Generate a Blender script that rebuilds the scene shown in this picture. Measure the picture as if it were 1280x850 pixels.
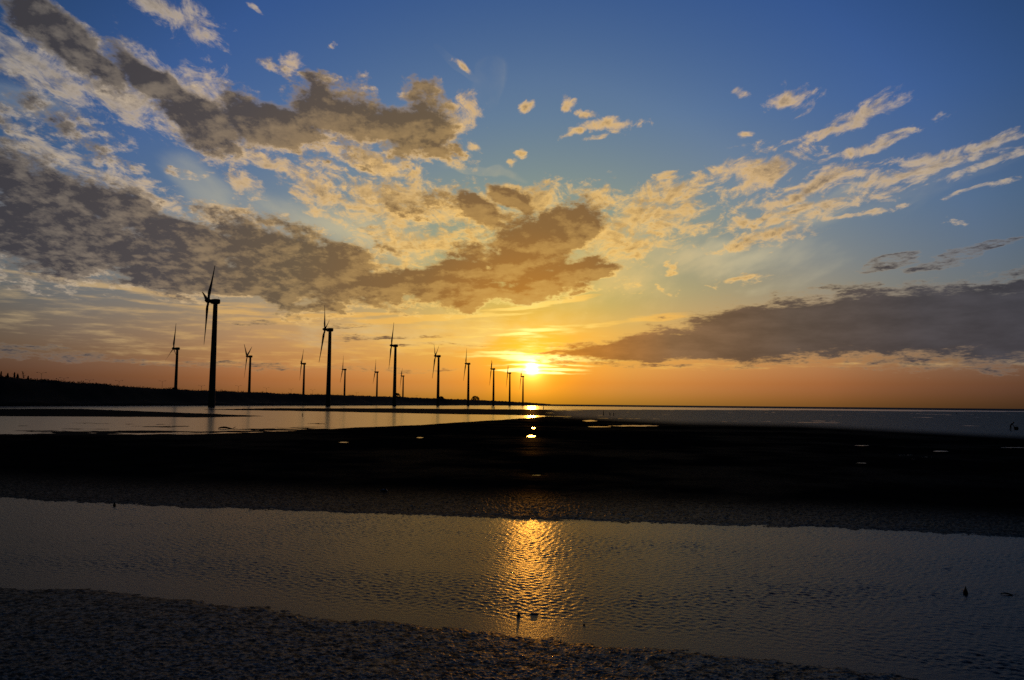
import bpy, math, random
import numpy as np
from mathutils import Vector, Matrix, Euler, noise as mnoise

R = math.radians
scene = bpy.context.scene
for o in list(bpy.data.objects):
    bpy.data.objects.remove(o)

# ------------------------------------------------------------------ camera
PW, PH, FPX = 1280.0, 850.0, 1005.0           # photograph size and focal length in its pixels
CAM_H = 4.0
PITCH, ROLL = math.atan((504.8 - 425.0) / FPX), R(0.56)
cam_d = bpy.data.cameras.new('camera')
cam_d.sensor_fit = 'HORIZONTAL'
cam_d.sensor_width = 36.0
cam_d.lens = 36.0 * FPX / PW
cam_d.clip_start, cam_d.clip_end = 0.1, 120000.0
cam = bpy.data.objects.new('camera', cam_d)
scene.collection.objects.link(cam)
CR = Matrix.Rotation(R(90) + PITCH, 3, 'X') @ Matrix.Rotation(ROLL, 3, 'Z')
cam.matrix_world = Matrix.Translation((0, 0, CAM_H)) @ CR.to_4x4()
scene.camera = cam


def ray(px, py):
    """direction in the place of a point of the photograph"""
    return (CR @ Vector(((px - PW / 2) / FPX, -(py - PH / 2) / FPX, -1))).normalized()


def azel(px, py):
    d = ray(px, py)
    return math.degrees(math.atan2(d.x, d.y)), math.degrees(math.asin(d.z))


# ------------------------------------------------------------------ sky, sun, exposure
SUN_DIR = ray(665, 461)
SUN_EL = math.asin(SUN_DIR.z)
SUN_AZ = math.atan2(SUN_DIR.x, SUN_DIR.y)


def lin(r, g, b, k=1.0):
    f = lambda c: (c / 255 / 12.92) if c / 255 <= 0.04045 else ((c / 255 + 0.055) / 1.055) ** 2.4
    return (f(r) * k, f(g) * k, f(b) * k)


class Nodes:
    """short helpers to wire shader nodes"""
    def __init__(self, tree):
        self.t = tree

    def new(self, kind, **kw):
        n = self.t.nodes.new(kind)
        for k, v in kw.items():
            setattr(n, k, v)
        return n

    def put(self, sock, v):
        if v is None:
            return
        if isinstance(v, bpy.types.NodeSocket):
            self.t.links.new(v, sock)
        else:
            sock.default_value = v

    def m(self, op, a, b=None, c=None, clamp=False):
        n = self.new('ShaderNodeMath', operation=op, use_clamp=clamp)
        for i, v in enumerate((a, b, c)):
            self.put(n.inputs[i], v)
        return n.outputs[0]

    def v(self, op, a, b=None, scale=None):
        n = self.new('ShaderNodeVectorMath', operation=op)
        self.put(n.inputs[0], a)
        self.put(n.inputs[1], b)
        if scale is not None:
            self.put(n.inputs['Scale'], scale)
        return n.outputs['Value'] if op in ('LENGTH', 'DOT_PRODUCT', 'DISTANCE') else n.outputs['Vector']

    def xyz(self, x, y, z=0.0):
        n = self.new('ShaderNodeCombineXYZ')
        for i, v in enumerate((x, y, z)):
            self.put(n.inputs[i], v)
        return n.outputs[0]

    def sep(self, v):
        n = self.new('ShaderNodeSeparateXYZ')
        self.put(n.inputs[0], v)
        return n.outputs

    def step(self, v, a, b, lo=0.0, hi=1.0):
        n = self.new('ShaderNodeMapRange', interpolation_type='SMOOTHSTEP')
        for i, x in enumerate((v, a, b, lo, hi)):
            self.put(n.inputs[i], x)
        return n.outputs[0]

    def noise(self, vec, scale, detail=6.0, rough=0.55, color=False, lac=2.0, dist=0.0):
        n = self.new('ShaderNodeTexNoise')
        n.noise_dimensions = '3D'
        self.put(n.inputs['Vector'], vec)
        self.put(n.inputs['Scale'], scale)
        self.put(n.inputs['Detail'], detail)
        self.put(n.inputs['Roughness'], rough)
        self.put(n.inputs['Lacunarity'], lac)
        self.put(n.inputs['Distortion'], dist)
        return n.outputs['Color'] if color else n.outputs['Fac']

    def ramp(self, fac, stops, interp='LINEAR'):
        n = self.new('ShaderNodeValToRGB')
        cr = n.color_ramp
        cr.interpolation = interp
        while len(cr.elements) < len(stops):
            cr.elements.new(0.5)
        for e, (p, c) in zip(cr.elements, stops):
            e.position = p
            e.color = (*c[:3], 1)
        self.put(n.inputs[0], fac)
        return n.outputs[0]

    def mix(self, f, a, b, blend='MIX'):
        n = self.new('ShaderNodeMix', data_type='RGBA', blend_type=blend)
        n.clamp_factor = True
        self.put(n.inputs['Factor'], f)
        for s, v in ((n.inputs[6], a), (n.inputs[7], b)):
            self.put(s, (*v[:3], 1) if isinstance(v, tuple) else v)
        return n.outputs[2]


def cloud_group(name, blobs, warp, warp_scale, c, stretch, n_scale, n_detail, n_rough, k, a, seed, hf=None, flat=None, calm=0.0, swirl=0.0):
    """density of one cloud layer as a function of the direction looked in;
    blobs: (px, py, rx, ry, clockwise degrees, weight)"""
    tr = bpy.data.node_groups.new(name, 'ShaderNodeTree')
    tr.interface.new_socket('Direction', in_out='INPUT', socket_type='NodeSocketVector')
    tr.interface.new_socket('Density', in_out='OUTPUT', socket_type='NodeSocketFloat')
    N = Nodes(tr)
    gi, go = N.new('NodeGroupInput'), N.new('NodeGroupOutput')
    d = gi.outputs[0]
    x, y, z = N.sep(d)
    az = N.m('MULTIPLY', N.m('ARCTAN2', x, y), 57.29578)
    el = N.m('MULTIPLY', N.m('ARCSINE', z), 57.29578)
    P = N.xyz(az, el)
    zc = N.m('ADD', N.m('ABSOLUTE', z), c)
    if flat:                                   # level sheets of cloud low over the sea
        Q = N.xyz(N.m('MULTIPLY', az, flat[0]), N.m('MULTIPLY', el, flat[1]), seed)
    else:                                      # clouds on a level plane overhead, so they shrink and crowd with distance
        Q = N.xyz(N.m('DIVIDE', x, zc), N.m('DIVIDE', N.m('MULTIPLY', y, stretch), zc), seed)
    wv = N.v('SUBTRACT', N.noise(Q, warp_scale, 4.0, 0.55, color=True), (0.5, 0.5, 0.5))
    Pw = N.v('ADD', P, N.v('MULTIPLY', wv, (warp * 1.5, warp, 0)))
    px_, py_, pz_ = N.sep(Pw)
    F = None
    for (bx, by, rx, ry, rot, wt) in blobs:
        ca, ce = azel(bx, by)
        mp = N.new('ShaderNodeMapping', vector_type='TEXTURE')
        # the running result rides along in z (scaled away), so the shader is evaluated blob after blob
        N.put(mp.inputs['Vector'], N.xyz(px_, py_, 0.0 if F is None else F))
        mp.inputs['Location'].default_value = (ca, ce, 0)
        mp.inputs['Rotation'].default_value = (0, 0, R(-rot))
        mp.inputs['Scale'].default_value = (rx * 0.0555, ry * 0.0555, 1e6)
        L = N.m('SUBTRACT', 1.0, N.v('LENGTH', mp.outputs[0]))
        if wt != 1:
            L = N.m('MINIMUM', L, wt)
        F = L if F is None else N.m('SMOOTH_MAX', F, L, 0.12)
    n = N.m('SUBTRACT', N.noise(Q, n_scale, n_detail, n_rough, dist=swirl), 0.5)
    n = N.m('MULTIPLY', n, a)
    if hf:
        n = N.m('ADD', n, N.m('MULTIPLY', N.m('SUBTRACT', N.noise(Q, hf[0], 5.0, 0.6), 0.5), hf[1]))
    if calm:
        n = N.m('MULTIPLY', n, N.step(F, 0.05, 0.6, 1.0, 1.0 - calm))
    dens = N.m('ADD', N.m('MULTIPLY', N.m('MAXIMUM', F, -1.5), k), n)
    N.put(go.inputs[0], dens)
    return tr
AIR, DUST, OZONE = 1.0, 2.0, 1.0
TINT_EL = [(0.0, (0.4599, 0.4903, 2.3559)), (1.5, (0.4869, 0.3988, 0.7868)), (3.0, (0.5545, 0.4906, 0.4921)), (5.0, (0.6367, 0.6091, 0.4638)), (8.0, (0.5364, 0.678, 0.52)), (13.0, (0.4918, 0.7931, 0.6934)), (20.0, (0.3806, 0.7814, 0.8695)), (30.0, (0.29, 0.70, 0.85))]
TINT_ANG = [(0.0, (0.55, 0.62, 0.12)), (2.0, (0.49, 0.56, 0.27)), (4.0, (0.44, 0.51, 0.53)), (7.0, (0.4334, 0.5408, 0.8789)), (12.0, (0.5232, 0.632, 1.3202)), (20.0, (0.7105, 0.8045, 1.8831)), (30.0, (0.6177, 0.7551, 2.0523)), (40.0, (0.4451, 0.5382, 1.2579)), (50.0, (0.3207, 0.3837, 0.771)), (70.0, (0.19, 0.17, 0.19)), (110.0, (0.13, 0.11, 0.11))]
LIT = [(0, (255, 252, 190)), (3, (255, 236, 140)), (6, (255, 214, 118)), (10, (250, 200, 112)), (20, (228, 187, 126)), (30, (198, 177, 150)), (40, (164, 156, 146)), (50, (150, 145, 140))]
CORE = [(0, (225, 150, 45)), (5, (185, 125, 50)), (10, (140, 104, 60)), (18, (108, 91, 70)), (26, (80, 74, 74)), (35, (64, 62, 67)), (50, (54, 54, 58))]
VEILC = [(0, (255, 220, 120)), (8, (238, 198, 120)), (16, (205, 190, 150)), (26, (160, 160, 150)), (40, (115, 130, 148)), (50, (105, 122, 145))]
GL1, GL2, DISCC = (4.5, 2.4, 0.45), (0.17, 0.055, 0.0), (48, 21, 3.2)
BANKC = [(0, (225, 140, 40)), (5, (180, 118, 52)), (10, (128, 96, 66)), (18, (90, 76, 66)), (26, (70, 66, 69)), (35, (60, 60, 68)), (50, (50, 51, 60))]

# cloud masses: (px, py, rx, ry, clockwise tilt, weight)
DARK = [
    (40, 235, 110, 46, 10, 1), (150, 268, 90, 44, 22, 1), (230, 305, 80, 36, 16, 1), (330, 315, 100, 42, 14, 1), (60, 300, 140, 46, 4, 1), (560, 345, 110, 26, -4, 1), (250, 340, 160, 28, 8, 1), (480, 372, 140, 18, -2, 1), (640, 368, 130, 18, -6, 1), (670, 300, 60, 50, -10, 1),
    (190, 335, 150, 26, 6, 1), (430, 350, 110, 36, 8, 1), (560, 362, 170, 27, -4, 1), (690, 348, 80, 28, -8, 1), (330, 360, 150, 22, 5, 1),
    (705, 283, 52, 46, -10, 1), (640, 322, 90, 34, 0, 1), (605, 262, 44, 26, 24, 1), (755, 345, 34, 14, -12, 1), (650, 245, 30, 18, 20, .6),
    (85, 48, 105, 18, 27, .9), (190, 96, 70, 20, 27, 1), (260, 145, 70, 34, 10, 1), (340, 150, 90, 38, 4, 1), (430, 140, 90, 36, 4, 1), (510, 158, 70, 30, 8, 1),
    (540, 130, 44, 22, 40, .3), (400, 92, 60, 8, 12, .12), (560, 190, 40, 14, 20, .12), (480, 195, 60, 14, 10, .12),
    (45, 150, 90, 24, 5, .12), (20, 110, 60, 20, 10, .10), (20, 205, 50, 18, 0, .1),
    (475, 300, 36, 16, 30, .2), (240, 215, 20, 7, 0, .08), (430, 225, 50, 18, 20, .08), (520, 250, 60, 22, 15, .10),
]
BANK = [
    (1160, 403, 270, 50, 0, 1), (990, 411, 200, 44, -5, 1), (850, 430, 200, 22, -5, 1), (765, 440, 90, 9, -3, .8), (1330, 398, 180, 58, 0, 1), (720, 440, 60, 4, -2, .35),
    (1110, 329, 38, 8, -10, .15), (1205, 319, 60, 7, -12, .18), (1268, 340, 32, 5, -12, .18), (1060, 357, 40, 4, -4, .12), (1200, 356, 50, 5, -4, .12),
    (20, 440, 95, 13, 2, .13), (320, 404, 26, 3.5, 0, .14), (420, 407, 46, 3.5, -2, .12), (560, 432, 60, 2, -1, .12), (480, 424, 90, 3, -2, .1),
    (300, 455, 160, 4, 0, .08), (460, 463, 120, 4, -1, .08), (700, 452, 40, 2, 0, .12), (800, 458, 90, 3, 0, .15),
]
BRIGHT = [
    (50, 85, 90, 26, 25, .8), (140, 112, 110, 30, 25, .9), (240, 112, 80, 34, 20, .9), (240, 42, 42, 20, 12, .7), (185, 8, 28, 9, 20, .6), (310, 6, 14, 5, 20, .4),
    (295, 228, 38, 20, 5, .9), (395, 232, 52, 28, 10, .9), (400, 266, 40, 11, 12, .7), (370, 78, 18, 11, 0, .8), (110, 205, 70, 10, 14, .6), (60, 190, 50, 10, 8, .6),
    (190, 248, 60, 14, 24, .7), (340, 200, 60, 14, 5, .7), (125, 212, 16, 8, 0, .8), (195, 250, 20, 9, 20, .9), (280, 272, 60, 12, 6, .7),
    (470, 208, 80, 24, 10, .9), (500, 255, 120, 38, 6, 1), (590, 255, 90, 36, 6, 1), (665, 250, 80, 26, 0, .9), (540, 300, 130, 26, -4, .9),
    (575, 150, 38, 30, 30, .7), (470, 330, 80, 14, 4, .8), (590, 330, 40, 14, 0, .8), (600, 186, 12, 8, 10, .6),
    (815, 275, 100, 42, -6, 1), (840, 238, 66, 22, -10, .9), (770, 300, 60, 32, 0, .9), (800, 312, 60, 14, 0, .8), (760, 245, 50, 18, 0, .8),
    (988, 121, 36, 19, -6, 1), (925, 112, 13, 9, 0, .7), (925, 173, 13, 6, -5, .7), (1075, 150, 50, 18, -18, 1), (1030, 172, 36, 8, -10, .6),
    (770, 156, 46, 11, 2, .9), (725, 161, 22, 6, -5, .7), (712, 131, 11, 8, 0, .7), (742, 140, 16, 8, 0, .6), (655, 136, 13, 9, 0, .8), (660, 192, 10, 9, 0, .6), (648, 208, 10, 7, 0, .7),
    (568, 86, 20, 7, 32, .8), (420, 64, 7, 5, 0, .5), (750, 172, 16, 5, 0, .5), (830, 215, 14, 6, 0, .6),
    (960, 214, 86, 24, -4, 1), (1010, 240, 120, 13, -12, .9), (1130, 218, 130, 9, -10, .7), (1200, 190, 110, 11, -8, .7), (1260, 174, 60, 7, -8, .7), (1230, 205, 80, 5, -10, .5),
    (990, 266, 150, 10, -10, .9), (985, 286, 66, 15, -12, 1), (930, 300, 60, 12, -14, .8), (1070, 270, 60, 5, -8, .6), (1215, 243, 46, 5, -10, .6), (1090, 190, 70, 8, -22, .7),
    (925, 355, 46, 7, -8, .8), (790, 362, 26, 6, -4, .6), (832, 361, 9, 5, 0, .6), (840, 333, 12, 6, 0, .6), (990, 258, 12, 4, 0, .8), (1190, 282, 12, 4, 10, .5),
]
STREAK = [
    (110, 385, 240, 34, 2, .11), (330, 425, 240, 34, 0, .11), (560, 420, 200, 26, 0, .13),
    (640, 441, 70, 4, 2, 1), (690, 467, 46, 2.5, 1, .8), (640, 463, 44, 2.5, -1, .8), (668, 451, 40, 4, 0, 1), (715, 456, 50, 2.5, 1, .8),
    (680, 412, 60, 6, -6, 1), (640, 418, 50, 4, -4, .7), (655, 446, 70, 5, 1, 1), (720, 448, 70, 4, 3, .8), (660, 457, 60, 3, 0, .7), (610, 446, 50, 3, -1, .6), (705, 462, 40, 3, 0, .7),
    (820, 397, 60, 5, -6, .7), (760, 404, 40, 4, -6, .5), (1000, 456, 200, 3, 0, .14), (1220, 454, 110, 3, -2, .10), (880, 459, 130, 3, 0, .16), (560, 424, 70, 3, -2, .5), (520, 432, 90, 3, -2, .4),
    (400, 396, 150, 5, -4, .5), (140, 358, 130, 6, 4, .6), (540, 398, 160, 4, -5, .7), (700, 376, 70, 5, -8, .9), (650, 384, 60, 4, -6, .8), (60, 348, 60, 4, 6, .5), (260, 385, 120, 5, 3, .4),
]
VEIL = [
    (910, 330, 130, 24, -4, 1), (850, 320, 70, 26, 0, 1), (230, 290, 60, 60, -40, .8), (250, 240, 40, 40, -30, .7), (420, 285, 160, 50, 10, .9),
    (622, 95, 22, 40, 20, .18), (585, 75, 40, 8, 40, .2), (600, 208, 60, 7, 8, .4), (560, 410, 260, 26, -3, .9), (760, 330, 150, 60, 0, .7),
    (30, 130, 70, 20, 10, .5), (680, 310, 120, 50, 0, .6), (1100, 240, 180, 26, -10, .4),
]

world = bpy.data.worlds.new('World')
scene.world = world
world.use_nodes = True
wt = world.node_tree
wt.nodes.clear()
W = Nodes(wt)
tc = W.new('ShaderNodeTexCoord')
DIR = W.v('NORMALIZE', tc.outputs['Generated'])
sky = W.new('ShaderNodeTexSky')
sky.sky_type = 'NISHITA'
sky.sun_disc = False
sky.sun_elevation = SUN_EL
sky.sun_rotation = SUN_AZ
sky.altitude = 0
sky.air_density, sky.dust_density, sky.ozone_density = AIR, DUST, OZONE
SKY_STRENGTH = 0.1
bg = W.new('ShaderNodeBackground')
bg.inputs['Strength'].default_value = SKY_STRENGTH
out = W.new('ShaderNodeOutputWorld')
wt.links.new(bg.outputs[0], out.inputs[0])

x_, y_, z_ = W.sep(DIR)
EL = W.m('MULTIPLY', W.m('ARCSINE', z_), 57.29578)
SUNANG = W.m('MULTIPLY', W.m('ARCCOSINE', W.m('MINIMUM', W.v('DOT_PRODUCT', DIR, tuple(SUN_DIR)), 0.9999999)), 57.29578)
el_n = W.m('DIVIDE', EL, 30.0, clamp=True)
ang_n = W.m('DIVIDE', SUNANG, 50.0, clamp=True)
ang_w = W.m('DIVIDE', SUNANG, 120.0, clamp=True)
# the clear air: the Nishita sky, graded to a clear humid evening (deep blue above, dull red along the sea)
clear = W.mix(1.0, sky.outputs[0], W.ramp(el_n, [(p / 30, c) for p, c in TINT_EL]), 'MULTIPLY')
t2 = W.v('SCALE', W.ramp(ang_w, [(p / 120, tuple(v / 2.2 for v in c)) for p, c in TINT_ANG]), scale=2.2)
clear = W.v('MULTIPLY', clear, t2)


def dens(group, shift):
    g = W.new('ShaderNodeGroup')
    g.node_tree = group
    d = DIR
    if shift:
        to_sun = W.v('NORMALIZE', W.v('SUBTRACT', tuple(SUN_DIR), DIR))
        d = W.v('NORMALIZE', W.v('ADD', DIR, W.v('SCALE', to_sun, scale=shift)))
    W.put(g.inputs[0], d)
    return g.outputs[0]


gD = cloud_group('thick_clouds', DARK, 4.5, 4.0, 0.26, 0.75, 10.0, 10.0, 0.66, 1.9, 4.8, 3.7, (36.0, 2.0), calm=0.45)
gK = cloud_group('low_bank', BANK, 1.6, 1.6, 0, 0, 3.2, 9.0, 0.64, 1.5, 1.9, 5.1, (16.0, 0.8), flat=(0.15, 0.55), calm=0.7)
gB = cloud_group('broken_clouds', BRIGHT, 3.0, 5.0, 0.18, 0.6, 13.0, 8.0, 0.66, 1.3, 4.6, 11.3, (46.0, 1.6), calm=0.2, swirl=0.7)
gS = cloud_group('low_streaks', STREAK, 0.9, 1.6, 0, 0, 3.0, 7.0, 0.60, 1.1, 1.9, 2.3, flat=(0.11, 0.9))
gV = cloud_group('veil_clouds', VEIL, 6.0, 2.0, 0.10, 0.35, 3.4, 6.0, 0.58, 0.9, 1.6, 7.9)
dD, dDs = dens(gD, 0), dens(gD, 0.012)
dB, dBs = dens(gB, 0), dens(gB, 0.014)
dV, dK, dS = dens(gV, 0), dens(gK, 0), dens(gS, 0)
K = 1.0 / SKY_STRENGTH
lit = W.ramp(ang_n, [(p / 50, lin(*c, K)) for p, c in LIT])
core = W.ramp(ang_n, [(p / 50, lin(*c, K)) for p, c in CORE])
bank_c = W.ramp(ang_n, [(p / 50, lin(*c, K)) for p, c in BANKC])
veil_c = W.ramp(ang_n, [(p / 50, lin(*c, K)) for p, c in VEILC])
# veil
c1 = W.mix(W.m('MULTIPLY', W.step(dV, 0.0, 1.0), 0.72), clear, veil_c)
# broken, thin, lit clouds: where they thicken they turn grey on the side away from the sun
aB = W.m('MULTIPLY', W.step(dB, 0.0, 1.2), 0.90)
faceB = W.m('SUBTRACT', dB, dBs)
shB = W.m('ADD', W.step(dB, 0.45, 2.0, 0.0, 0.85), W.step(faceB, 0.3, -0.6, -0.1, 0.35))
shB = W.m('ADD', shB, W.m('MULTIPLY', W.m('SUBTRACT', W.noise(DIR, 60.0, 6.0, 0.65), 0.5), 0.5), clamp=True)
c2 = W.mix(aB, c1, W.mix(shB, lit, core))
c2 = W.mix(W.step(dS, 0.0, 0.7, 0.0, 0.85), c2, W.v('MULTIPLY', W.mix(0.12, lit, core), (1.0, 0.90, 0.66)))
streak_near = W.m('EXPONENT', W.m('MULTIPLY', SUNANG, -1.0 / 1.6))
c2 = W.v('ADD', c2, W.v('SCALE', tuple(v * K for v in (2.6, 1.9, 0.7)), scale=W.m('MULTIPLY', streak_near, W.step(dS, 0.15, 0.8))))
# thick clouds: bright thin rims, dark cores, a little relief inside
aD = W.step(dD, -0.30, 0.75)
faceD = W.m('SUBTRACT', dD, dDs)
thick = W.step(dD, -0.1, 0.9, 0.48, 1.0)
relief = W.step(faceD, -0.7, 0.7, 0.13, -0.24)
rim = W.m('MULTIPLY', W.step(dD, 0.8, 0.05), W.step(faceD, 0.0, 0.45, 0.0, -0.6))
# billows: small lumps of cloud catching more or less light
zq = W.m('ADD', W.m('ABSOLUTE', z_), 0.26)
Qb = W.xyz(W.m('DIVIDE', x_, zq), W.m('DIVIDE', y_, zq), 1.7)
bil = W.m('MULTIPLY', W.m('SUBTRACT', W.noise(Qb, 24.0, 8.0, 0.66), 0.5), 0.42)
shD = W.m('ADD', W.m('ADD', W.m('ADD', thick, relief), rim), bil, clamp=True)
c3 = W.mix(aD, c2, W.mix(shD, lit, core))
aK = W.step(dK, -0.05, 0.55)
c3 = W.mix(W.m('MULTIPLY', aK, 0.96), c3, W.mix(W.step(dK, -0.1, 0.5, 0.4, 1.0), lit, W.v('SCALE', bank_c, scale=W.step(W.noise(W.v('MULTIPLY', DIR, (6.0, 6.0, 22.0)), 2.2, 5.0, 0.6), 0.25, 0.75, 0.78, 1.25))))
# the sun behind thin cloud and its glow in the sea haze
sa = W.m('DIVIDE', SUNANG, 0.30)
disc = W.m('EXPONENT', W.m('MULTIPLY', W.m('MULTIPLY', sa, sa), -1.0))
g1 = W.m('EXPONENT', W.m('MULTIPLY', SUNANG, -1.0 / 0.50))
g2 = W.m('EXPONENT', W.m('MULTIPLY', SUNANG, -1.0 / 2.2))
glow = W.v('ADD', W.v('SCALE', tuple(GL1), scale=g1), W.v('SCALE', tuple(GL2), scale=g2))
glow = W.v('ADD', glow, W.v('SCALE', tuple(DISCC), scale=disc))
thin = W.m('SUBTRACT', 1.0, W.m('MULTIPLY', W.m('MAXIMUM', aD, aK), 0.55))
fin = W.v('ADD', c3, W.v('SCALE', W.v('SCALE', glow, scale=thin), scale=K))
# beyond the clouds (high overhead, behind, under the horizon) the sky is clear and needs no cloud shading
wt.links.new(fin, bg.inputs[0])
bg2 = W.new('ShaderNodeBackground')
bg2.inputs['Strength'].default_value = SKY_STRENGTH
wt.links.new(W.mix(W.step(EL, -0.02, -0.5), clear, lin(26, 21, 18, K)), bg2.inputs[0])
cloudy = W.m('MULTIPLY', W.m('MULTIPLY', W.m('GREATER_THAN', EL, -0.02), W.m('LESS_THAN', EL, 37.0)), W.m('GREATER_THAN', y_, 0.25))
mixs = W.new('ShaderNodeMixShader')
wt.links.new(cloudy, mixs.inputs[0])
wt.links.new(bg2.outputs[0], mixs.inputs[1])
wt.links.new(bg.outputs[0], mixs.inputs[2])
wt.links.new(mixs.outputs[0], out.inputs[0])
world.cycles.sampling_method = 'MANUAL'
world.cycles.sample_map_resolution = 1024

sun_d = bpy.data.lights.new('sun', 'SUN')
sun_d.energy = 0.11
sun_d.angle = R(0.53)
sun_d.color = (0.85, 0.33, 0.035)
sun = bpy.data.objects.new('sun', sun_d)
scene.collection.objects.link(sun)
sun.rotation_euler = (-SUN_DIR).to_track_quat('-Z', 'Y').to_euler()
sun.location = (0, 0, 200)

scene.view_settings.view_transform = 'Standard'
scene.view_settings.look = 'None'
scene.view_settings.gamma = 1.0
scene.view_settings.exposure = 0.0
scene.view_settings.use_curve_mapping = False
scene.cycles.use_denoising = False
scene.cycles.max_bounces = 3
scene.cycles.sample_clamp_direct = 0.0
scene.cycles.sample_clamp_indirect = 6.0
scene.cycles.filter_width = 1.5

# ------------------------------------------------------------------ helpers
rng = np.random.default_rng(7)
random.seed(7)


def tag(o, label=None, cat=None, group=None, kind=None):
    for k, v in (('label', label), ('category', cat), ('group', group), ('kind', kind)):
        if v:
            o[k] = v
    return o


def link(o, parent=None):
    scene.collection.objects.link(o)
    if parent is not None:
        o.parent = parent
    return o


def mesh_obj(name, verts, faces, mat, parent=None, smooth=True):
    me = bpy.data.meshes.new(name)
    me.from_pydata([tuple(v) for v in verts], [], [tuple(f) for f in faces])
    me.polygons.foreach_set('use_smooth', [smooth] * len(me.polygons))
    me.materials.append(mat)
    me.update()
    return link(bpy.data.objects.new(name, me), parent)


def grid_mesh(name, V, rows, cols, mat, wrap=False, attrs=None, parent=None, skip=None):
    """V: rows*cols vertices, quads between neighbours"""
    i = np.arange((rows - 1) * (cols if wrap else cols - 1))
    c = cols if wrap else cols - 1
    r0, c0 = i // c, i % c
    c1 = (c0 + 1) % cols
    q = np.stack([r0 * cols + c0, r0 * cols + c1, (r0 + 1) * cols + c1, (r0 + 1) * cols + c0], 1)
    if skip is not None:
        q = q[~skip[q].all(1)]
    me = bpy.data.meshes.new(name)
    me.vertices.add(len(V))
    me.vertices.foreach_set('co', V.astype(np.float32).ravel())
    me.loops.add(q.size)
    me.loops.foreach_set('vertex_index', q.astype(np.int32).ravel())
    me.polygons.add(len(q))
    me.polygons.foreach_set('loop_start', np.arange(0, q.size, 4, dtype=np.int32))
    me.polygons.foreach_set('loop_total', np.full(len(q), 4, dtype=np.int32))
    me.polygons.foreach_set('use_smooth', np.ones(len(q), dtype=bool))
    for k, v in (attrs or {}).items():
        a = me.attributes.new(k, 'FLOAT', 'POINT')
        a.data.foreach_set('value', v.astype(np.float32).ravel())
    me.materials.append(mat)
    me.update(calc_edges=True)
    me.validate()
    return link(bpy.data.objects.new(name, me), parent)


_perm = np.random.default_rng(3).permutation(4096)
_gr = np.random.default_rng(5).uniform(0, 2 * math.pi, 4096)


def perlin(x, y, seed=0):
    xi, yi = np.floor(x).astype(np.int64), np.floor(y).astype(np.int64)
    xf, yf = x - xi, y - yi
    def g(ix, iy, fx, fy):
        a = _gr[_perm[(_perm[(ix + seed * 37) & 4095] + iy) & 4095]]
        return np.cos(a) * fx + np.sin(a) * fy
    u = xf * xf * xf * (xf * (xf * 6 - 15) + 10)
    v = yf * yf * yf * (yf * (yf * 6 - 15) + 10)
    n0 = g(xi, yi, xf, yf) * (1 - u) + g(xi + 1, yi, xf - 1, yf) * u
    n1 = g(xi, yi + 1, xf, yf - 1) * (1 - u) + g(xi + 1, yi + 1, xf - 1, yf - 1) * u
    return (n0 * (1 - v) + n1 * v) * 1.5


def fbm(x, y, octs=4, seed=0, rough=0.5):
    t, a, f = 0, 1.0, 1.0
    for k in range(octs):
        t = t + a * perlin(x * f, y * f, seed + k)
        a *= rough
        f *= 2.03
    return t


def smooth(x, a, b):
    t = np.clip((x - a) / (b - a), 0, 1)
    return t * t * (3 - 2 * t)


CRn = np.array(CR)


def to_px(X, Y, Z=0.0):
    """where a point of the place lies in the photograph (used to lay the shorelines out)"""
    P = np.stack([X, Y, np.zeros_like(X) + Z - CAM_H], -1) @ CRn
    w = np.maximum(-P[..., 2], 1e-3)
    return PW / 2 + FPX * P[..., 0] / w, PH / 2 - FPX * P[..., 1] / w


def at(px, py, z=0.0):
    """point at height z seen at a place of the photograph"""
    d = ray(px, py)
    t = (z - CAM_H) / d.z
    return Vector((d.x * t, d.y * t, z))


def at_dist(px, py, dist):
    d = ray(px, py)
    t = dist / math.hypot(d.x, d.y)
    return Vector((d.x * t, d.y * t, CAM_H + d.z * t))


def horizon(px):
    return 504.8 + 0.0098 * (px - 640)


# ------------------------------------------------------------------ materials
def material(name, base, rough=0.6, spec=0.3, bump=None, var=None, ior=None, metallic=0.0):
    m = bpy.data.materials.new(name)
    m.use_nodes = True
    N = Nodes(m.node_tree)
    b = m.node_tree.nodes['Principled BSDF']
    b.inputs['Roughness'].default_value = rough
    b.inputs['Specular IOR Level'].default_value = spec
    b.inputs['Metallic'].default_value = metallic
    if ior:
        b.inputs['IOR'].default_value = ior
    co = N.new('ShaderNodeTexCoord').outputs['Object']
    if var:                                     # (scale, second colour)
        f = N.step(N.noise(co, var[0], 6.0, 0.6), 0.35, 0.65)
        N.put(b.inputs['Base Color'], N.mix(f, tuple(base), tuple(var[1])))
    else:
        b.inputs['Base Color'].default_value = (*base, 1)
    if bump:                                    # (scale, distance)
        bp = N.new('ShaderNodeBump')
        bp.inputs['Distance'].default_value = bump[1]
        bp.inputs['Strength'].default_value = 1.0
        N.put(bp.inputs['Height'], N.noise(co, bump[0], 5.0, 0.6))
        N.put(b.inputs['Normal'], bp.outputs[0])
    return m


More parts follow.
